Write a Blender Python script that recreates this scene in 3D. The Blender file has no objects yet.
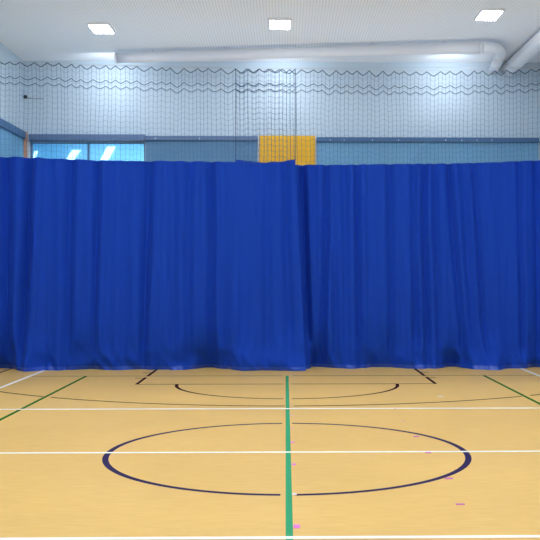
import bpy, math, random
from mathutils import Vector, noise

random.seed(7)
COL = bpy.context.scene.collection
PI = math.pi

# ------------------------------------------------------------------ camera model
F = 917.0
YAW = math.radians(1.0)
PX, PY = 301.7, 275.0
EYE = 1.755


def at_plane(px, py, Y):
    """world point on the plane y = Y seen at photo pixel (px, py)"""
    u = (px - PX) / F
    v = (PY - py) / F
    dx = math.sin(YAW) + u * math.cos(YAW)
    dy = math.cos(YAW) - u * math.sin(YAW)
    s = Y / dy
    return Vector((dx * s, Y, EYE + v * s))


def on_floor(px, py):
    u = (px - PX) / F
    v = (PY - py) / F
    s = -EYE / v
    return Vector(((math.sin(YAW) + u * math.cos(YAW)) * s,
                   (math.cos(YAW) - u * math.sin(YAW)) * s, 0))


def lerp_table(tab, x):
    if x <= tab[0][0]:
        return tab[0][1]
    for (a, va), (b, vb) in zip(tab, tab[1:]):
        if x <= b:
            k = (x - a) / (b - a)
            k = k * k * (3 - 2 * k)
            return va + (vb - va) * k
    return tab[-1][1]


# ------------------------------------------------------------------ helpers
def srgb(r, g, b):
    def c(v):
        v /= 255.0
        return v / 12.92 if v <= 0.04045 else ((v + 0.055) / 1.055) ** 2.4
    return (c(r), c(g), c(b), 1.0)


class MB:
    def __init__(self):
        self.v, self.f, self.sm = [], [], []

    def box(self, x0, x1, y0, y1, z0, z1):
        n = len(self.v)
        self.v += [(x0, y0, z0), (x1, y0, z0), (x1, y1, z0), (x0, y1, z0),
                   (x0, y0, z1), (x1, y0, z1), (x1, y1, z1), (x0, y1, z1)]
        for q in ((0, 3, 2, 1), (4, 5, 6, 7), (0, 1, 5, 4), (1, 2, 6, 5), (2, 3, 7, 6), (3, 0, 4, 7)):
            self.f.append(tuple(n + i for i in q))
            self.sm.append(False)

    def quad(self, a, b, c, d):
        n = len(self.v)
        self.v += [tuple(a), tuple(b), tuple(c), tuple(d)]
        self.f.append((n, n + 1, n + 2, n + 3))
        self.sm.append(False)

    def tube(self, pts, r, sides=4, caps=True):
        pts = [Vector(p) for p in pts]
        n0 = len(self.v)
        m = len(pts)
        ref = None
        for i, p in enumerate(pts):
            t = (pts[min(i + 1, m - 1)] - pts[max(i - 1, 0)]).normalized()
            if ref is None:
                ref = Vector((0, 0, 1)) if abs(t.z) < .9 else Vector((0, 1, 0))
            a = (ref - t * ref.dot(t)).normalized()
            ref = a
            b = t.cross(a)
            for k in range(sides):
                w = 2 * PI * k / sides
                self.v.append(tuple(p + (a * math.cos(w) + b * math.sin(w)) * r))
        for i in range(m - 1):
            for k in range(sides):
                k2 = (k + 1) % sides
                self.f.append((n0 + i * sides + k, n0 + i * sides + k2,
                               n0 + (i + 1) * sides + k2, n0 + (i + 1) * sides + k))
                self.sm.append(True)
        if caps:
            self.f.append(tuple(n0 + k for k in reversed(range(sides))))
            self.sm.append(False)
            self.f.append(tuple(n0 + (m - 1) * sides + k for k in range(sides)))
            self.sm.append(False)

    def grid(self, rows):
        n0 = len(self.v)
        w = len(rows[0])
        for r in rows:
            self.v += [tuple(p) for p in r]
        for j in range(len(rows) - 1):
            for i in range(w - 1):
                self.f.append((n0 + j * w + i, n0 + j * w + i + 1,
                               n0 + (j + 1) * w + i + 1, n0 + (j + 1) * w + i))
                self.sm.append(True)

    def build(self, name, mat, parent=None, bevel=0):
        me = bpy.data.meshes.new(name)
        me.from_pydata(self.v, [], self.f)
        me.polygons.foreach_set('use_smooth', self.sm)
        me.update()
        if mat:
            me.materials.append(mat)
        o = bpy.data.objects.new(name, me)
        COL.objects.link(o)
        if parent:
            o.parent = parent
            o.matrix_parent_inverse = parent.matrix_world.inverted()
        if bevel:
            b = o.modifiers.new('bevel', 'BEVEL')
            b.width = bevel
            b.segments = 2
        return o


def empty(name, loc):
    o = bpy.data.objects.new(name, None)
    COL.objects.link(o)
    o.location = loc
    o.empty_display_size = .1
    bpy.context.view_layer.update()
    return o


def tag(o, label=None, cat=None, group=None, kind=None):
    if label:
        o['label'] = label
    if cat:
        o['category'] = cat
    if group:
        o['group'] = group
    if kind:
        o['kind'] = kind
    return o


# ------------------------------------------------------------------ materials
def mat(name, col, rough=.6, spec=.5, metal=0.0, noise_amt=0.0, noise_scale=4.0, bump=0.0, sheen=0.0,
        stretch=(1, 1, 1)):
    m = bpy.data.materials.new(name)
    m.use_nodes = True
    nt = m.node_tree
    b = nt.nodes['Principled BSDF']
    b.inputs['Base Color'].default_value = col
    b.inputs['Roughness'].default_value = rough
    b.inputs['Specular IOR Level'].default_value = spec
    b.inputs['Metallic'].default_value = metal
    if sheen:
        b.inputs['Sheen Weight'].default_value = sheen
        b.inputs['Sheen Roughness'].default_value = .5
        b.inputs['Sheen Tint'].default_value = (.25, .45, 1, 1)
    if noise_amt or bump:
        tc = nt.nodes.new('ShaderNodeTexCoord')
        mp = nt.nodes.new('ShaderNodeMapping')
        mp.inputs['Scale'].default_value = stretch
        nz = nt.nodes.new('ShaderNodeTexNoise')
        nz.inputs['Scale'].default_value = noise_scale
        nz.inputs['Detail'].default_value = 5
        nt.links.new(tc.outputs['Object'], mp.inputs['Vector'])
        nt.links.new(mp.outputs['Vector'], nz.inputs['Vector'])
        if noise_amt:
            rp = nt.nodes.new('ShaderNodeMapRange')
            rp.inputs['From Min'].default_value = .25
            rp.inputs['From Max'].default_value = .75
            rp.inputs['To Min'].default_value = 1 - noise_amt
            rp.inputs['To Max'].default_value = 1 + noise_amt
            nt.links.new(nz.outputs['Fac'], rp.inputs['Value'])
            mx = nt.nodes.new('ShaderNodeVectorMath')
            mx.operation = 'SCALE'
            mx.inputs[0].default_value = col[:3]
            nt.links.new(rp.outputs['Result'], mx.inputs['Scale'])
            nt.links.new(mx.outputs['Vector'], b.inputs['Base Color'])
        if bump:
            bp = nt.nodes.new('ShaderNodeBump')
            bp.inputs['Strength'].default_value = bump
            bp.inputs['Distance'].default_value = .01
            nt.links.new(nz.outputs['Fac'], bp.inputs['Height'])
            nt.links.new(bp.outputs['Normal'], b.inputs['Normal'])
    return m


def emis(name, col, strength):
    m = bpy.data.materials.new(name)
    m.use_nodes = True
    nt = m.node_tree
    b = nt.nodes['Principled BSDF']
    b.inputs['Base Color'].default_value = (.8, .8, .8, 1)
    b.inputs['Emission Color'].default_value = col
    b.inputs['Emission Strength'].default_value = strength
    return m


def floor_material():
    m = bpy.data.materials.new('tan_sports_floor')
    m.use_nodes = True
    nt = m.node_tree
    N, L = nt.nodes, nt.links
    b = N['Principled BSDF']
    tc = N.new('ShaderNodeTexCoord')

    def nz(scale, stretch, detail):
        mp = N.new('ShaderNodeMapping')
        mp.inputs['Scale'].default_value = stretch
        n = N.new('ShaderNodeTexNoise')
        n.inputs['Scale'].default_value = scale
        n.inputs['Detail'].default_value = detail
        L.new(tc.outputs['Object'], mp.inputs['Vector'])
        L.new(mp.outputs['Vector'], n.inputs['Vector'])
        return n
    grain = nz(9, (.5, 3, 1), 6)       # fine streaks of the imitation wood
    blotch = nz(.7, (.6, 1, 1), 3)     # wear
    r1 = N.new('ShaderNodeValToRGB')
    r1.color_ramp.elements[0].position = .3
    r1.color_ramp.elements[0].color = FLOOR_A
    r1.color_ramp.elements[1].position = .7
    r1.color_ramp.elements[1].color = FLOOR_B
    L.new(grain.outputs['Fac'], r1.inputs['Fac'])
    rg = N.new('ShaderNodeMapRange')
    rg.inputs['From Min'].default_value = .3
    rg.inputs['From Max'].default_value = .7
    rg.inputs['To Min'].default_value = .96
    rg.inputs['To Max'].default_value = 1.03
    L.new(blotch.outputs['Fac'], rg.inputs['Value'])
    sc = N.new('ShaderNodeVectorMath')
    sc.operation = 'SCALE'
    L.new(r1.outputs['Color'], sc.inputs[0])
    L.new(rg.outputs['Result'], sc.inputs['Scale'])
    L.new(sc.outputs['Vector'], b.inputs['Base Color'])
    b.inputs['Roughness'].default_value = .45
    b.inputs['Specular IOR Level'].default_value = .25
    return m


def ceiling_material():
    """white profiled cladding, narrow ribs running the length of the hall"""
    m = bpy.data.materials.new('ribbed_white_ceiling')
    m.use_nodes = True
    nt = m.node_tree
    N, L = nt.nodes, nt.links
    b = N['Principled BSDF']
    tc = N.new('ShaderNodeTexCoord')
    sp = N.new('ShaderNodeSeparateXYZ')
    L.new(tc.outputs['Object'], sp.inputs['Vector'])
    mul = N.new('ShaderNodeMath')
    mul.operation = 'MULTIPLY'
    mul.inputs[1].default_value = 2 * PI / .062
    L.new(sp.outputs['X'], mul.inputs[0])
    sn = N.new('ShaderNodeMath')
    sn.operation = 'SINE'
    L.new(mul.outputs[0], sn.inputs[0])
    rp = N.new('ShaderNodeValToRGB')
    rp.color_ramp.elements[0].position = .0
    rp.color_ramp.elements[0].color = srgb(226, 230, 236)
    rp.color_ramp.elements[1].position = .5
    rp.color_ramp.elements[1].color = srgb(242, 246, 251)
    mr = N.new('ShaderNodeMapRange')
    mr.inputs['From Min'].default_value = -1
    L.new(sn.outputs[0], mr.inputs['Value'])
    L.new(mr.outputs['Result'], rp.inputs['Fac'])
    L.new(rp.outputs['Color'], b.inputs['Base Color'])
    b.inputs['Roughness'].default_value = .7
    return m


def glass_material():
    m = bpy.data.materials.new('tinted_window_glass')
    m.use_nodes = True
    nt = m.node_tree
    N, L = nt.nodes, nt.links
    out = N['Material Output']
    N.remove(N['Principled BSDF'])
    t = N.new('ShaderNodeBsdfTransparent')
    t.inputs['Color'].default_value = (.72, .93, 1, 1)
    g = N.new('ShaderNodeBsdfGlossy')
    g.inputs['Roughness'].default_value = .02
    fr = N.new('ShaderNodeFresnel')
    fr.inputs['IOR'].default_value = 1.45
    mx = N.new('ShaderNodeMixShader')
    L.new(fr.outputs[0], mx.inputs[0])
    L.new(t.outputs[0], mx.inputs[1])
    L.new(g.outputs[0], mx.inputs[2])
    L.new(mx.outputs[0], out.inputs['Surface'])
    return m


FLOOR_A = srgb(230, 187, 104)
FLOOR_B = srgb(237, 197, 115)

LIGHT_COL = (.86, .92, 1.0, 1)
LIGHT_L = 81.0

M = {
    'floor': floor_material(),
    'ceiling': ceiling_material(),
    'wall': mat('painted_white_wall', srgb(196, 213, 225), .7, .3, noise_amt=.02, noise_scale=1.2),
    'wall_low': mat('painted_grey_blue_wall', srgb(170, 185, 205), .7),
    'skirt': mat('grey_skirting', srgb(120, 120, 125), .6),
    'white_line': mat('white_line_paint', srgb(252, 252, 252), .6, .1, noise_amt=.02),
    'green_line': mat('green_line_paint', srgb(50, 160, 112), .6, .1, noise_amt=.04),
    'dark_green_line': mat('dark_green_line_paint', srgb(52, 108, 48), .9, 0, noise_amt=.04),
    'navy_line': mat('navy_line_paint', srgb(56, 48, 90), .8, .02, noise_amt=.06),
    'brown_line': mat('dark_line_paint', srgb(58, 30, 40), 1, 0, noise_amt=.06),
    'pink': mat('pink_tape', srgb(236, 120, 226), .5, noise_amt=.03),
    'magenta': mat('magenta_tape', srgb(206, 96, 190), .5, noise_amt=.03),
    'pale_pink': mat('faded_pink_tape', srgb(232, 176, 176), .5, noise_amt=.03),
    'white_tape': mat('white_tape', srgb(240, 225, 228), .5, noise_amt=.03),
    'fabric': mat('blue_curtain_cloth', srgb(14, 64, 184), .8, .2, noise_amt=.05, noise_scale=40,
                  bump=.15, sheen=.05),
    'hem': mat('blue_curtain_hem_vinyl', srgb(20, 72, 194), .3, .55, noise_amt=.05, noise_scale=20),
    'net': mat('navy_net_cord', srgb(78, 108, 152), .8, .2, noise_amt=.05),
    'rope': mat('dark_net_rope', srgb(44, 66, 104), .8, .2, noise_amt=.05),
    'steel': mat('steel_cable', srgb(190, 195, 200), .35, .5, metal=.8, noise_amt=.03),
    'duct': mat('white_duct_sheet', srgb(226, 228, 234), .28, .6, noise_amt=.02),
    'lamp_frame': mat('white_lamp_housing', srgb(235, 236, 240), .5, noise_amt=.02),
    'lamp': emis('lamp_diffuser', LIGHT_COL, LIGHT_L),
    'blind': mat('blue_blind_cloth', srgb(122, 172, 206), .8, .2, noise_amt=.05, noise_scale=3, stretch=(1, 1, .4)),
    'blind_grey': mat('grey_blue_blind_cloth', srgb(104, 144, 178), .8, .2, noise_amt=.07, noise_scale=2.5),
    'header': mat('blind_header_blue', srgb(70, 108, 150), .6, noise_amt=.03),
    'header_grey': mat('blind_header_grey', srgb(98, 122, 158), .6, noise_amt=.03),
    'clip': mat('pale_clip', srgb(205, 220, 235), .4, noise_amt=.02),
    'yellow': mat('yellow_panel_board', srgb(242, 184, 24), .5, .4, noise_amt=.02),
    'frame': mat('grey_window_frame', srgb(92, 118, 152), .5, noise_amt=.03),
    'pale_frame': mat('pale_panel_frame', srgb(205, 210, 218), .5, noise_amt=.03),
    'peach': mat('peach_post_paint', srgb(226, 168, 138), .6, noise_amt=.03),
    'glass': glass_material(),
    'corridor': mat('cyan_corridor_paint', srgb(165, 210, 235), .7, noise_amt=.08, noise_scale=1.0),
    'strip': emis('corridor_strip_light', (.7, .95, 1, 1), 1.5),
    'black': mat('dark_iron', srgb(38, 40, 52), .5, noise_amt=.03),
}

# ------------------------------------------------------------------ the hall
H = 7.10
YB, YF = 23.0, -5.0          # back wall, wall behind the camera
XL, XR = -6.55, 6.40
T = .2

m = MB(); m.box(XL - 1.4, XR + T, YF - T, YB + 3.2, -.2, 0)
floor = tag(m.build('floor', M['floor']), kind='structure')
m = MB(); m.box(XL - T, XR + T, YF - T, YB + T, H, H + .2)
tag(m.build('ceiling', M['ceiling']), kind='structure')

WZ0, WZ1 = 2.0, at_plane(90, 142.5, YB).z           # glazed opening in the back wall
WX0, WX1 = at_plane(30, 150, YB).x, at_plane(145, 150, YB).x
BAND_TOP = at_plane(230, 136.5, YB).z
m = MB()
m.box(XL, WX0, YB, YB + T, 0, H)
m.box(WX1, XR, YB, YB + T, 0, H)
m.box(WX0, WX1, YB, YB + T, 0, WZ0)
m.box(WX0, WX1, YB, YB + T, WZ1, H)
tag(m.build('wall_back', M['wall']), kind='structure')
m = MB(); m.box(XL - T, XL, YF - T, YB + T, 0, H)
tag(m.build('wall_left', M['wall']), kind='structure')
m = MB(); m.box(XR, XR + T, YF - T, YB + T, 0, H)
tag(m.build('wall_right', M['wall']), kind='structure')
m = MB(); m.box(XL, XR, YF - T, YF, 0, H)
tag(m.build('wall_front', M['wall']), kind='structure')
for nm, b in (('baseboard_left', (XL, XL + .015, YF, YB, 0, .1)), ('baseboard_right', (XR - .015, XR, YF, YB, 0, .1)),
              ('baseboard_front', (XL + .015, XR - .015, YF, YF + .015, 0, .1))):
    m = MB(); m.box(*b)
    tag(m.build(nm, M['skirt']), kind='structure')

# corridor seen through the glazed strip
m = MB()
m.box(XL - 1.2, .2, YB + 3.0, YB + 3.2, 0, 5.8)
m.box(XL - 1.4, XL - 1.2, YB + T, YB + 3.2, 0, 5.8)
m.box(0, .2, YB + T, YB + 3.0, 0, 5.8)
m.box(XL - 1.4, .2, YB + T, YB + 3.2, 5.8, 5.95)
m.box(XL - 1.4, XL - T, YB, YB + T, 0, 5.95)
tag(m.build('wall_corridor', M['corridor']), kind='structure')
for (x0, x1), lab in (((31.5, 37), 'short slanted light strip glowing at left edge of the glazed window'),
                      ((65, 76), 'slanted light strip glowing behind the left pane, beside the mullion'),
                      ((100, 111), 'slanted light strip glowing behind the right-hand window pane')):
    yy = YB + 2.94
    top = 151 if x0 < 40 else (150 if x0 < 90 else 146.5)
    a, b = at_plane(x0, 161, yy), at_plane(x1 - 3.5, 161, yy)
    lean = 4 if x0 < 40 else 8
    c, d = at_plane(x1 - 3.5 + lean, top, yy), at_plane(x0 + lean - 1, top, yy)
    off = Vector((0, .055, 0))
    m = MB()
    n = [a, b, c, d]
    m.quad(*n)
    m.quad(*[p + off for p in reversed(n)])
    for i in range(4):
        p, q = n[i], n[(i + 1) % 4]
        m.quad(q, p, p + off, q + off)
    tag(m.build('light_strip', M['strip']), lab, 'light', 'light strips behind the glazed window')
la = bpy.data.lights.new('corridor_fill', 'AREA')  # unseen fill light added to brighten the corridor
la.energy = 200
la.color = (.68, .9, 1)
la.size = 1.0
la.shape = 'RECTANGLE'
la.size_y = 1.0
la.size = 5.0
lo = bpy.data.objects.new('corridor_fill', la)
lo.location = (-3.4, YB + 1.2, 5.75)
COL.objects.link(lo)

# window_1: frame, mullion, two panes
w = empty('window_1', ((WX0 + WX1) / 2, YB, WZ0))
tag(w, 'cyan glazed strip window above the left half of the curtain', kind='structure')
m = MB()
fw = .05
m.box(WX0, WX1, YB + .04, YB + .12, WZ1 - fw * .4, WZ1)
m.box(WX0, WX1, YB + .04, YB + .12, WZ0, WZ0 + fw)
m.box(WX0, WX0 + fw, YB + .04, YB + .12, WZ0, WZ1)
m.box(WX1 - fw * .6, WX1, YB + .04, YB + .12, WZ0, WZ1)
m.build('window_frame', M['frame'], w)
mx = at_plane(88, 150, YB).x
m = MB(); m.box(mx - .02, mx + .02, YB + .04, YB + .12, WZ0 + fw, WZ1 - .02)
m.build('mullion', M['frame'], w)
for a, b in ((WX0 + fw, mx - .02), (mx + .02, WX1 - .03)):
    m = MB(); m.quad((a, YB + .08, WZ0 + fw), (b, YB + .08, WZ0 + fw), (b, YB + .08, WZ1 - .02), (a, YB + .08, WZ1 - .02))
    m.build('pane', M['glass'], w)

# pilaster strips in the left corner
zt = at_plane(26, 132, YB).z
for i, (p0, p1, mt, d) in enumerate(((22.6, 24.6, 'pale_frame', .05), (24.6, 27.8, 'peach', .06), (27.8, 29.6, 'pale_frame', .05))):
    x0, x1 = at_plane(p0, 140, YB).x, at_plane(p1, 140, YB).x
    x0 = max(x0, XL + .002)
    m = MB(); m.box(x0, x1, YB - d, YB, 0, zt)
    tag(m.build('trim_%d' % (i + 1), M[mt]), kind='structure')


# ------------------------------------------------------------------ blinds on the back wall
def blind(px0, px1, pt0, pt1, ph, lab, cloth, head, clips=(), folds=(), z0=1.6):
    x0, x1 = at_plane(px0, 140, YB).x, at_plane(px1, 140, YB).x
    zt = at_plane((px0 + px1) / 2, (pt0 + pt1) / 2, YB).z
    zh = at_plane((px0 + px1) / 2, ph, YB).z
    r = empty('window_blind', ((x0 + x1) / 2, YB - .02, z0))
    tag(r, lab, 'blind', 'window blinds on the hall walls')
    m = MB(); m.box(x0, x1, YB - .11, YB, zh, zt)
    m.build('header', M[head], r, .008)
    nx, nz = 160, 40
    rows = []
    for j in range(nz + 1):
        z = z0 + (zh + .01 - z0) * j / nz
        row = []
        for i in range(nx + 1):
            x = x0 + .01 + (x1 - x0 - .02) * i / nx
            d = .012 * noise.noise(Vector((x * 1.1, z * .5, 3.3 + px0)))
            for (fx, fz, gx, gz, amp) in folds:      # diagonal creases
                L2 = Vector((gx - fx, gz - fz))
                p = Vector((x - fx, z - fz))
                s = max(0, min(1, p.dot(L2) / L2.length_squared))
                dd = (p - L2 * s).length
                d -= amp * math.exp(-(dd / .05) ** 2)
            row.append((x, YB - .05 + d, z))
        rows.append(row)
    m = MB(); m.grid(rows)
    m.build('cloth', M[cloth], r)
    m = MB(); m.tube([(x0 + .01, YB - .05, z0), (x1 - .01, YB - .05, z0)], .018, 10)
    m.build('bottom_bar', M[head], r)
    for c in clips:
        p = at_plane(c, ph - 1.2, YB)
        m = MB(); m.box(p.x - .01, p.x + .01, YB - .116, YB - .109, zh + .03, zh + .06)
        m.build('clip', M['clip'], r)
    return r


def P(px, py):
    q = at_plane(px, py, YB)
    return q.x, q.z


blind(145.5, 257.5, 136.5, 136.5, 141, 'grey-blue drawn blind between the cyan window and the yellow panel', 'blind_grey', 'header_grey',
      clips=(156, 200), folds=[P(228, 146) + P(242, 165) + (.02,), P(152, 165) + P(168, 142) + (.015,)])
blind(316.5, 538, 137.8, 138.2, 142.6, 'wide light blue drawn blind right of the yellow panel', 'blind', 'header',
      clips=(330, 344, 372, 398, 445, 461, 476, 491), folds=[P(405, 168) + P(427, 142) + (.035,), P(428, 143) + P(428, 170) + (.022,)])

# rolled-up blind over the cyan window
r = empty('rolled_up_blind', ((WX0 + WX1) / 2, YB - .05, WZ1))
tag(r, 'grey rolled-up blind above the cyan glazed window', 'blind')
zt = at_plane(90, 134.8, YB).z
m = MB(); m.box(WX0 - .01, WX1 + .005, YB - .10, YB, WZ1 + .05, zt)
m.build('header', M['header_grey'], r, .006)
m = MB(); m.tube([(WX0 + .01, YB - .05, WZ1 + .05), (WX1 - .02, YB - .05, WZ1 + .05)], .045, 14)
m.build('roll', M['header_grey'], r)

# blind on the left wall
r = empty('window_blind', (XL + .03, 19.5, 1.6))
tag(r, 'blue blind on the left side wall, seen above the curtain corner', 'blind', 'window blinds on the hall walls')
zl = at_plane(22, 132.5, YB).z
m = MB(); m.box(XL, XL + .10, 17.3, YB - .12, zl - .18, zl)
m.build('header', M['header'], r, .006)
rows = []
for j in range(31):
    z = 1.6 + (zl - .17 - 1.6) * j / 30
    rows.append([(XL + .045 + .012 * noise.noise(Vector((y * .9, z * .6, 9.1))), y, z)
                 for y in [17.32 + (YB - .14 - 17.32) * i / 80 for i in range(81)]])
m = MB(); m.grid(rows)
m.build('cloth', M['blind'], r)
m = MB(); m.tube([(XL + .045, 17.32, 1.6), (XL + .045, YB - .14, 1.6)], .018, 10)
m.build('bottom_bar', M['header'], r)

# yellow panel
x0, x1 = at_plane(258.2, 140, YB).x, at_plane(316, 140, YB).x
zt = at_plane(290, 136, YB).z
r = empty('yellow_panel', ((x0 + x1) / 2, YB - .03, 0))
tag(r, 'bright yellow wall panel between two blue blinds, above the curtain overlap', 'panel')
m = MB(); m.box(x0 + .03, x1 - .02, YB - .06, YB - .002, 0, zt)
m.build('board', M['yellow'], r, .005)
for a, b in ((x0, x0 + .03), (x1 - .02, x1)):
    m = MB(); m.box(a, b, YB - .08, YB - .002, 0, zt)
    m.build('side_trim', M['pale_frame'], r)

# corner hook with a wire
p = at_plane(25, 97, YB)
r = empty('wall_hook', (XL + .03, YB - .02, p.z))
tag(r, 'small dark iron hook with a wire, high in the left corner', 'hook')
hx = max(p.x, XL + .06)
m = MB(); m.box(hx - .04, hx + .04, YB - .02, YB, p.z - .04, p.z + .04)
m.build('plate', M['black'], r, .004)
m = MB(); m.tube([(hx + .028 * math.cos(a), YB - .045, p.z + .028 * math.sin(a)) for a in [i * 2 * PI / 12 for i in range(13)]], .012, 6)
m.tube([(hx, YB - .045, p.z - .02), (hx, YB - .01, p.z - .02)], .01, 6)
m.build('eye', M['black'], r)
m = MB(); m.tube([(hx, YB - .045, p.z - .028), (hx + .2, YB - .02, p.z - .045), (hx + .45, YB - .012, p.z - .05)], .006, 5)
m.build('wire', M['black'], r)


# ------------------------------------------------------------------ ceiling lights
def lamp(x, y, lab, grp=None, w=.42, d=.66):
    r = empty('ceiling_light', (x, y, H))
    tag(r, lab, 'light', grp)
    m = MB()
    hw, hd, q = w / 2, d / 2, .03
    m.box(x - hw - q, x - hw, y - hd - q, y + hd + q, H - .05, H)
    m.box(x + hw, x + hw + q, y - hd - q, y + hd + q, H - .05, H)
    m.box(x - hw, x + hw, y - hd - q, y - hd, H - .05, H)
    m.box(x - hw, x + hw, y + hd, y + hd + q, H - .05, H)
    m.build('housing', M['lamp_frame'], r)
    m = MB()
    m.box(x - w / 2 + .002, x + w / 2 - .002, y - d / 2 + .002, y + d / 2 - .002, H - .05, H - .01)
    m.build('diffuser', M['lamp'], r, .012)


def ceil_at(px, py):
    u, v = (px - PX) / F, (PY - py) / F
    s = (H - .06 - EYE) / v
    return ((math.sin(YAW) + u * math.cos(YAW)) * s, (math.cos(YAW) - u * math.sin(YAW)) * s)


for (px, py), lab in (((101.5, 30), 'glowing ceiling light nearest the left wall'),
                      ((280, 25.5), 'glowing ceiling light in the middle, above the curtain overlap'),
                      ((489, 16.5), 'glowing ceiling light nearest the right wall and the ducts')):
    x, y = ceil_at(px, py)
    lamp(x, y, lab, 'ceiling lights above the far end')
for y in (13.2, 8.6, 4.0, -.6, -4.0):
    for x in (-4.3, -.1, 4.3):
        lamp(x, y, 'ceiling light panel over the open court in front of the curtain', 'ceiling lights above the court')


# added fill lights without fixtures, washing the ceiling and the top of the far wall
def area(name, loc, rot, sx_, sy_, e):
    l = bpy.data.lights.new(name, 'AREA')
    l.shape = 'RECTANGLE'
    l.size, l.size_y = sx_, sy_
    l.energy = e
    l.color = LIGHT_COL[:3]
    o = bpy.data.objects.new(name, l)
    o.location, o.rotation_euler = loc, rot
    COL.objects.link(o)


area('ceiling_wash_fill', (0, 20, 5.0), (PI, 0, 0), 11, 4.5, 75)  # unseen upward fill, added to lift the ceiling and upper walls
area('ceiling_wash_fill', (0, 12.5, 5.0), (PI, 0, 0), 11, 6, 85)
for x in (-4.3, -.1, 4.0):
    area('wall_wash_fill', (x, 21.95, H - .42), (PI / 2 - .25, 0, 0), .6, .15, 11)  # unseen fill added to make bright pools high on the wall


# ------------------------------------------------------------------ ducts
def bez(a, b, c, n=14):
    return [a * (1 - t) ** 2 + b * (2 * t * (1 - t)) + c * t * t for t in [i / n for i in range(n + 1)]]


RD = .12
zc = H - RD - .06
A = Vector((at_plane(118, 56, 21.9).x, 21.9, zc))
B = Vector((4.45, 20.75, zc))
C = Vector((4.95, 20.70, zc))
D = Vector((5.22, 22.93, zc - .02))
r = empty('air_duct', (0, 21.4, zc))
tag(r, 'white round duct crossing under the ceiling at the back wall', 'duct')
path = [A + (B - A) * (i / 24) for i in range(25)]
m = MB(); m.tube(path, RD, 24)
m.build('pipe', M['duct'], r)
m = MB(); m.tube(bez(B, C, C + (D - C) * .35), RD + .004, 24)
e = C + (D - C) * .35
m.tube([e, D], RD, 24)
m.build('elbow', M['duct'], r)
m = MB(); m.tube([A - (B - A).normalized() * .05, A], RD + .015, 24)
m.build('collar', M['duct'], r)
m = MB(); m.tube([B - (B - A).normalized() * .04, B + (B - A).normalized() * .02], RD + .015, 24)
m.build('collar', M['duct'], r)
for k in range(5):
    m = MB()
    q = A + (B - A) * ((k + .5) / 5)
    m.box(q.x - .012, q.x + .012, q.y - .012, q.y + .012, q.z + RD - .01, H)
    m.build('hanger', M['duct'], r)

RS = .17
p = at_plane(511, 66, YB)
sx, sz = 5.58, H - RS - .03
r = empty('air_duct', (sx, 12, sz))
tag(r, 'white round duct running along the ceiling near the right wall', 'duct')
m = MB(); m.tube([Vector((sx, YF + .02 + (YB - .04 - YF) * i / 40, sz)) for i in range(41)], RS, 24)
m.build('pipe', M['duct'], r)
for k in range(9):
    m = MB()
    y = -3.5 + 3.2 * k
    m.tube([(sx, y - .02, sz), (sx, y + .02, sz)], RS + .01, 24)
    m.box(sx - .012, sx + .012, y - .012, y + .012, sz + RS - .01, H)
    m.build('hanger', M['duct'], r)

# ------------------------------------------------------------------ court markings (parts of the floor)
ZL = .0012


def strip(name, x0, x1, y0, y1, mt, lab, z=ZL):
    m = MB(); m.quad((x0, y0, z), (x1, y0, z), (x1, y1, z), (x0, y1, z))
    o = m.build(name, M[mt], floor)
    o['label'] = lab
    return o


def arc(m, cx, cy, r, wd, a0, a1, z=ZL, n=160):
    ri, ro = r - wd, r
    pts = []
    for i in range(n + 1):
        a = a0 + (a1 - a0) * i / n
        pts.append(((cx + ri * math.cos(a), cy + ri * math.sin(a), z), (cx + ro * math.cos(a), cy + ro * math.sin(a), z)))
    for p, q in zip(pts, pts[1:]):
        m.quad(p[0], p[1], q[1], q[0])


CY = 9.08
strip('white_line', XL + .3, XR - .3, CY - .032, CY + .032, 'white_line', 'white centre line across the hall', .0022)
strip('white_line', XL + .3, XR - .3, CY - 2.985, CY - 2.925, 'white_line', 'white line across the hall nearest the viewer', .0022)
strip('white_line', XL + .3, XR - .3, CY + 2.915, CY + 2.99, 'white_line', 'white line across the hall nearest the curtain', .0022)
strip('white_line', -4.465, -4.405, .1, 18.12, 'white_line', 'white side line at left', .002)
strip('white_line', 4.38, 4.44, .1, 18.12, 'white_line', 'white side line at right', .002)
strip('green_line', 0, .05, -1.0, 15.98, 'green_line', 'broad green line down the middle of the hall', .0018)
strip('green_line', -3.485, -3.43, 2.3, 15.98, 'dark_green_line', 'green side line at left', .0016)
strip('green_line', 3.43, 3.485, 2.3, 15.98, 'dark_green_line', 'green side line at right', .0016)
m = MB()
for a, b in ((-4.42, -.06), (.12, 5.1)):
    m.quad((a, 15.95, ZL), (b, 15.95, ZL), (b, 15.99, ZL), (a, 15.99, ZL))
o = m.build('dark_line', M['brown_line'], floor); o['label'] = 'thin dark end line just in front of the curtain'
strip('dark_line', -5.16, -5.11, -2, 20.6, 'navy_line', 'dark side line at far left')
strip('dark_line', 5.71, 5.76, -2, 20.6, 'navy_line', 'dark side line at far right')

GX = .025
# centre circle, broken where the green line passes
R = 1.793
g = .06 / R
m = MB()
arc(m, GX - .008, CY, R, .06, PI / 2 + g, PI * 1.5 - g)
arc(m, GX - .008, CY, R, .06, -PI / 2 + g, PI / 2 - g)
o = m.build('centre_circle', M['navy_line'], floor); o['label'] = 'dark blue centre circle broken by the green line'
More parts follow.
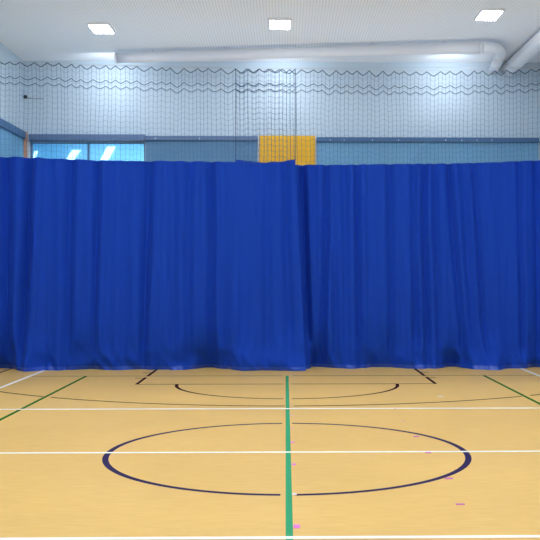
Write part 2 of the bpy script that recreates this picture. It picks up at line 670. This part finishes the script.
# key at the far end: free-throw line, lane sides, ticks
FT = 14.76
m = MB()
for a, b in ((-2.42, GX - .06), (GX + .06, 2.44)):
    m.quad((a, FT - .025, ZL), (b, FT - .025, ZL), (b, FT + .025, ZL), (a, FT + .025, ZL))
for xx in (-2.42, 2.39):
    m.quad((xx, FT + .025, ZL), (xx + .055, FT + .025, ZL), (xx + .055, FT + .98, ZL), (xx, FT + .98, ZL))
    m.quad((xx, FT + 1.15, ZL), (xx + .055, FT + 1.15, ZL), (xx + .055, 20.57, ZL), (xx, 20.57, ZL))
for s, yy in ((-1, 15.6), (1, 15.6), (-1, 16.45), (1, 16.45)):
    a, b = (2.445, 2.56) if s > 0 else (-2.56, -2.42)
    m.quad((a, yy, ZL), (b, yy, ZL), (b, yy + .05, ZL), (a, yy + .05, ZL))
o = m.build('key_marking', M['brown_line'], floor); o['label'] = 'dark rectangular key in front of the curtain'
m = MB()
arc(m, GX, FT, R, .055, PI, PI * 1.5 - g)
arc(m, GX, FT, R, .055, PI * 1.5 + g, PI * 2)
o = m.build('free_throw_arc', M['brown_line'], floor); o['label'] = 'dark half circle bulging from the key'
m = MB()
RT, CT = 6.72, 18.98
cuts = [math.acos((-3.46 - .08) / RT), math.acos((-3.46 + .06) / RT), math.acos(-.035 / RT), math.acos(.085 / RT),
        math.acos((3.46 - .06) / RT), math.acos((3.46 + .09) / RT)]
edges = [PI * .84] + cuts + [PI * .16]
for i in range(0, 8, 2):
    arc(m, GX, CT, RT, .05, -edges[i], -edges[i + 1], n=60)
o = m.build('three_point_arc', M['brown_line'], floor); o['label'] = 'wide dark arc across the court behind the white line'

# ------------------------------------------------------------------ bits of tape on the floor
TAPES = [
    (296.8, 526.6, 6.6, 3.4, 'pink', 'pink tape mark by the green line, the nearest to the viewer', 'line'),
    (294.6, 494.2, 4.6, 2.0, 'white_tape', 'whitish torn tape mark in the near gap of the centre circle', 'line'),
    (293.8, 464.5, 4.2, 1.4, 'pink', 'pink tape mark by the green line just in front of the white centre line', 'line'),
    (292.6, 442.4, 4.0, 1.1, 'pink', 'pink tape mark by the green line just behind the white centre line', 'line'),
    (292.0, 428.0, 3.6, .9, 'pale_pink', 'faded pink tape mark by the green line, just inside the far circle edge', 'line'),
    (291.8, 415.4, 3.0, .7, 'pale_pink', 'faded pink tape mark by the green line between white line and centre circle', 'line'),
    (291.4, 404.0, 3.0, .6, 'pale_pink', 'faded pink tape mark by the green line just beyond the farthest white line', 'line'),
    (460.6, 504.4, 9.0, 1.1, 'magenta', 'magenta tape mark outside the circle at lower right, nearest the viewer', 'right'),
    (449.2, 478.6, 8.0, 1.2, 'magenta', 'magenta tape mark touching the lower right edge of the centre circle', 'right'),
    (428.8, 452.8, 6.0, .9, 'magenta', 'magenta tape mark on the white centre line inside the circle', 'right'),
    (416.6, 436.6, 5.6, .9, 'magenta', 'magenta tape mark just inside the upper right edge of the centre circle', 'right'),
    (403.4, 421.2, 3.6, .7, 'pale_pink', 'faded tape mark between the centre circle and farthest white line at right', 'right'),
    (395.4, 408.9, 2.6, .5, 'pale_pink', 'faded tape mark on the farthest white line at right', 'right'),
    (441.0, 396.4, 5.0, .8, 'white_tape', 'pale tape scrap between the key corner and the dark arc at right', 'right'),
]
for px, py, w_, h_, mt, lab, g_ in TAPES:
    a, b = on_floor(px - w_ / 2, py + h_ / 2), on_floor(px + w_ / 2, py + h_ / 2)
    d_, c_ = on_floor(px - w_ / 2, py - h_ / 2), on_floor(px + w_ / 2, py - h_ / 2)
    zt = .0036
    m = MB()
    x0, x1 = a.x, b.x
    if g_ == 'line':
        x0 = max(x0, .053)
    m.box(x0, x1, a.y, d_.y, .0, zt)
    tag(m.build('tape_mark', M[mt]), lab, 'tape', 'tape marks beside the green line' if g_ == 'line' else 'tape marks on the right of the court')

# ------------------------------------------------------------------ divider curtains with nets
YC = 17.0
TOP_L = [(-80, 155.5), (0, 156.3), (30, 157.3), (60, 158.8), (100, 160.2), (150, 160.8), (200, 161.3), (234, 161.8), (262, 162.8),
         (280, 161.8), (288, 159.8), (298, 159.2)]
TOP_R = [(232, 159.0), (238, 159.8), (250, 160.9), (262, 162.4), (272, 161.6), (285, 162.6), (296, 164.4), (350, 164.4), (400, 164.0),
         (440, 163.4), (480, 162.4), (520, 161.0), (545, 159.8), (640, 158)]
NET_L = [(-80, 60.5), (0, 61.5), (40, 62.5), (100, 65.5), (200, 68.5), (300, 69)]
NET_R = [(230, 68.6), (300, 69.4), (360, 70.6), (420, 71.5), (480, 70.6), (545, 68.8), (640, 66)]
BOT = [(-80, 367.5), (-20, 367.6), (0, 368), (8, 368.6), (20, 370.6), (28, 371.2), (45, 370), (60, 370), (85, 368.8), (115, 369.8), (140, 369), (180, 369.6),
       (205, 367.4), (225, 368.6), (245, 370.4), (262, 369.8), (285, 370.6), (304, 370.2), (309, 369.6), (314, 367.2), (350, 369.4), (385, 367.6),
       (415, 369.4), (435, 369.2), (455, 367.2), (475, 369.8), (492, 370.8), (515, 368.8), (540, 367.8), (640, 368)]

# creases read along the cloth: x at the top, x at the bottom, half width, depth (metres); sharp side
FOLDS = [
    (-60, -62, 9, .10), (-34, -36, 8, .09), (-14, -15, 8, .09), (5, 4, 6, .085), (29.5, 19, 4.5, .07), (48, 45, 8, .025), (71, 64, 4.5, .05), (97, 92, 3.5, .04),
    (112, 110, 6, .02), (126, 122, 5, .025), (149, 141, 4.5, .055), (173, 171, 5, .025), (189, 187, 4, .03),
    (211, 211, 4, .05), (222, 224, 5, .02), (252, 240, 7, .02), (268, 266, 5, .035), (285, 284, 4, .035), (302, 310, 3.5, .06), (313, 319, 4, .02),
    (327, 322, 3.4, .05), (333, 338, 3.5, .03), (344, 348, 4, .03), (357, 360, 3.0, .04), (372, 374, 6, .015), (390, 391, 4, .045),
    (401, 402, 5, .02), (413, 416, 3.5, .04), (424, 428, 3.5, .045), (434, 441, 3.5, .03), (449, 466, 3, .04), (463, 476, 4, .025),
    (474, 488, 3, .04), (482, 494, 4, .02), (503, 508, 8, .02), (519, 523, 2.5, .03), (537, 538, 4, .045), (556, 556, 5, .06), (580, 582, 6, .07), (606, 606, 6, .07),
]


def px_at(x, Y):
    # photo column of a world point (x, Y)
    c, s = math.cos(YAW), math.sin(YAW)
    return PX + F * (x * c - Y * s) / (x * s + Y * c)


def fold_depth(px, t, seed):
    """t: 0 at the floor, 1 at the top; positive = away from the viewer"""
    d = 0
    for (xt, xb, wd, amp) in FOLDS:
        wob = 1.6 * noise.noise(Vector((xt * .37, t * 2.2, seed)))
        c = xb + (xt - xb) * t ** .8 + wob
        s = (px - c) / wd
        if abs(s) < 3.2:
            k = 1.0 if t > .12 else .55 + .45 * t / .12
            d += amp * k * (math.exp(-s * s) - .25 * math.exp(-((px - c - 2.0 * wd) / (1.2 * wd)) ** 2))
    d *= 2.3
    d += .07 * noise.noise(Vector((px * .022, t * .5, seed + 4)))
    d += .025 * noise.noise(Vector((px * .11, t * 1.3, seed + 9)))
    d += .008 * noise.noise(Vector((px * .3, t * 5, seed + 2)))
    if t < .16:                                   # slack cloth bunching at the floor
        k = (1 - t / .16)
        d -= .16 * k * (noise.noise(Vector((px * .045, t * 10, seed + 20))) + .3)
        d += .09 * k * noise.noise(Vector((px * .13 + t * 9, t * 16, seed + 30)))
    return d


def curtain(px0, px1, top_tab, net_tab, yoff, seed, lab, netlab):
    Yp = YC + yoff
    xa, xb = at_plane(px0, 200, Yp).x, at_plane(px1, 200, Yp).x
    xa, xb = max(xa, XL + .06), min(xb, XR - .06)
    root = empty('divider_curtain', ((xa + xb) / 2, Yp, 0))
    tag(root, lab, 'curtain')
    nx = int((xb - xa) / .0125)
    xs = [xa + (xb - xa) * i / nx for i in range(nx + 1)]
    zs = [0.0, .012, .03, .05, .075, .1] + [.1 + .9 * 0 + k * .045 for k in range(1, 18)]
    nrow = 64
    ts = [0, .003, .007, .012, .018, .025] + [.025 + (1 - .025) * (k / 58) ** 1.15 for k in range(1, 59)]
    rows = []
    for t in ts:
        row = []
        for x in xs:
            px = px_at(x, Yp)
            # edge of the front leaf leans outward towards the floor
            ztop = at_plane(px, lerp_table(top_tab, px), Yp).z
            d = fold_depth(px, t, 1.0)
            if t < .22:
                # the foot of the cloth follows the line where it meets the floor
                yb = on_floor(px, lerp_table(BOT, px)).y + yoff * .7
                k = (1 - t / .22) ** 1.6
                y = (Yp + d) * (1 - k) + (yb + d * .6) * k
            else:
                y = Yp + d
            z = .004 + (ztop - .004) * t
            xx = x
            if px1 < 320 and x > xb - .5:          # free edge flares to the right at the floor
                xx += (1 - t) ** 1.1 * .19 * (1 - (xb - x) / .5)
            row.append((xx, y, z))
        rows.append(row)
    m = MB(); m.grid(rows[4:])
    m.build('cloth', M['fabric'], root)
    m = MB(); m.grid(rows[:5])
    h = m.build('hem', M['hem'], root)
    h['label'] = 'shiny bottom hem lying on the floor'

    # hooks along the top rope: uneven scallops
    hk = [xa]
    rr = random.Random(int(seed * 100))
    while hk[-1] < xb - .12:
        hk.append(min(xb, hk[-1] + rr.uniform(.15, .27)))
    hk[-1] = xb
    depth = [rr.uniform(.75, 1.25) for _ in hk]

    def scallop(x):
        for i in range(len(hk) - 1):
            if x <= hk[i + 1] + 1e-6:
                L = hk[i + 1] - hk[i]
                s = (x - hk[i]) / L
                return -.075 * depth[i] * (L / .21) * (1 - abs(2 * s - 1) ** 1.35)
        return 0

    def topz(x):
        px = px_at(x, Yp)
        return at_plane(px, lerp_table(net_tab, px), Yp).z

    def netpt(x, v):
        """v metres below the hanging rope"""
        px = px_at(x, Yp)
        zt = topz(x)
        zb = at_plane(px, lerp_table(top_tab, px), Yp).z - .03
        fade = math.exp(-v / .8) * .55 + .45
        z = zt + scallop(x) * fade - v
        y = Yp + .03 * math.sin(x * 2 * PI / .42 + seed) * min(1, v / .5) + .03 * noise.noise(Vector((x * .8, v, seed)))
        sway = .035 * noise.noise(Vector((x * 1.3, v * .8, seed + 3))) * min(1, v)
        return Vector((x + sway, y, max(z, zb)))

    def drop(x):
        px = px_at(x, Yp)
        return topz(x) - at_plane(px, lerp_table(top_tab, px), Yp).z + .03
    m = MB()
    dens = .075
    x = xa
    while x <= xb + .001:
        n = 26
        dd = drop(x)
        m.tube([netpt(x, dd * i / n) for i in range(n + 1)], .0031, 3, False)
        x += dens * rr.uniform(.8, 1.2)
    nxs = int((xb - xa) / .035)
    row = .1
    v = row
    while v < 1.9:
        pts = [netpt(xa + (xb - xa) * i / nxs, v) for i in range(nxs + 1)
               if v < drop(xa + (xb - xa) * i / nxs)]
        if len(pts) > 2:
            m.tube(pts, .0018, 3, False)
        v += row
    o = m.build('net', M['net'], root)
    o['label'] = netlab
    for v, rad in ((0, .0075), (.262, .0065), (.372, .006)):
        m = MB()
        nn = int((xb - xa) / .016)
        m.tube([netpt(xa + (xb - xa) * i / nn, v) for i in range(nn + 1)], rad, 5)
        m.build('net_rope', M['rope'], root)
    ex = xb if px1 < 320 else xa
    m = MB()
    dd = drop(ex)
    m.tube([netpt(ex, dd * i / 30) for i in range(31)], .006, 5)
    m.build('net_edge_rope', M['rope'], root)
    # hanging cable, wall to wall of this leaf
    pts = [Vector((x, Yp, topz(x) + .013)) for x in [xa + (xb - xa) * i / 60 for i in range(61)]]
    return pts, root


cl, rootL = curtain(-75, 295.3, TOP_L, NET_L, -.13, 1.3, 'left royal blue curtain with net above, its free edge overlapping in front',
                    'dark see-through net above the left curtain')
cr, rootR = curtain(235.5, 640, TOP_R, NET_R, .12, 2.7, 'right royal blue curtain with net above, tucked behind the left one',
                    'dark see-through net above the right curtain')
for pts, lab in ((cl, 'thin steel cable carrying the net of the left curtain'), (cr, 'thin steel cable carrying the net of the right curtain')):
    first, last = pts[0].copy(), pts[-1].copy()
    if lab.find('left') > 0:
        first.x = XL
        pts = [first] + pts + [Vector((XR, last.y, last.z + .05))]
    else:
        last.x = XR
        pts = [Vector((XL, first.y, first.z + .08))] + pts + [last]
    m = MB(); m.tube(pts, .0035, 6)
    tag(m.build('steel_cable', M['steel']), lab, 'cable', 'steel cables of the divider')

# ------------------------------------------------------------------ world, camera
wd = bpy.data.worlds.new('world')
bpy.context.scene.world = wd
wd.use_nodes = True
wd.node_tree.nodes['Background'].inputs['Color'].default_value = (.6, .75, 1, 1)
wd.node_tree.nodes['Background'].inputs['Strength'].default_value = .3

cam = bpy.data.cameras.new('camera')
co = bpy.data.objects.new('camera', cam)
COL.objects.link(co)
co.location = (0, 0, EYE)
co.rotation_euler = (PI / 2, 0, -YAW)
cam.sensor_width = 36
cam.sensor_fit = 'HORIZONTAL'
cam.lens = F / 540 * 36
cam.shift_x = (270 - PX) / 540
cam.shift_y = (PY - 270) / 540
cam.clip_start = .05
cam.clip_end = 200
sc = bpy.context.scene
sc.camera = co
sc.view_settings.view_transform = 'Standard'
sc.view_settings.look = 'None'
sc.view_settings.exposure = 0.0
sc.cycles.max_bounces = 10
sc.cycles.diffuse_bounces = 6
sc.cycles.transparent_max_bounces = 12
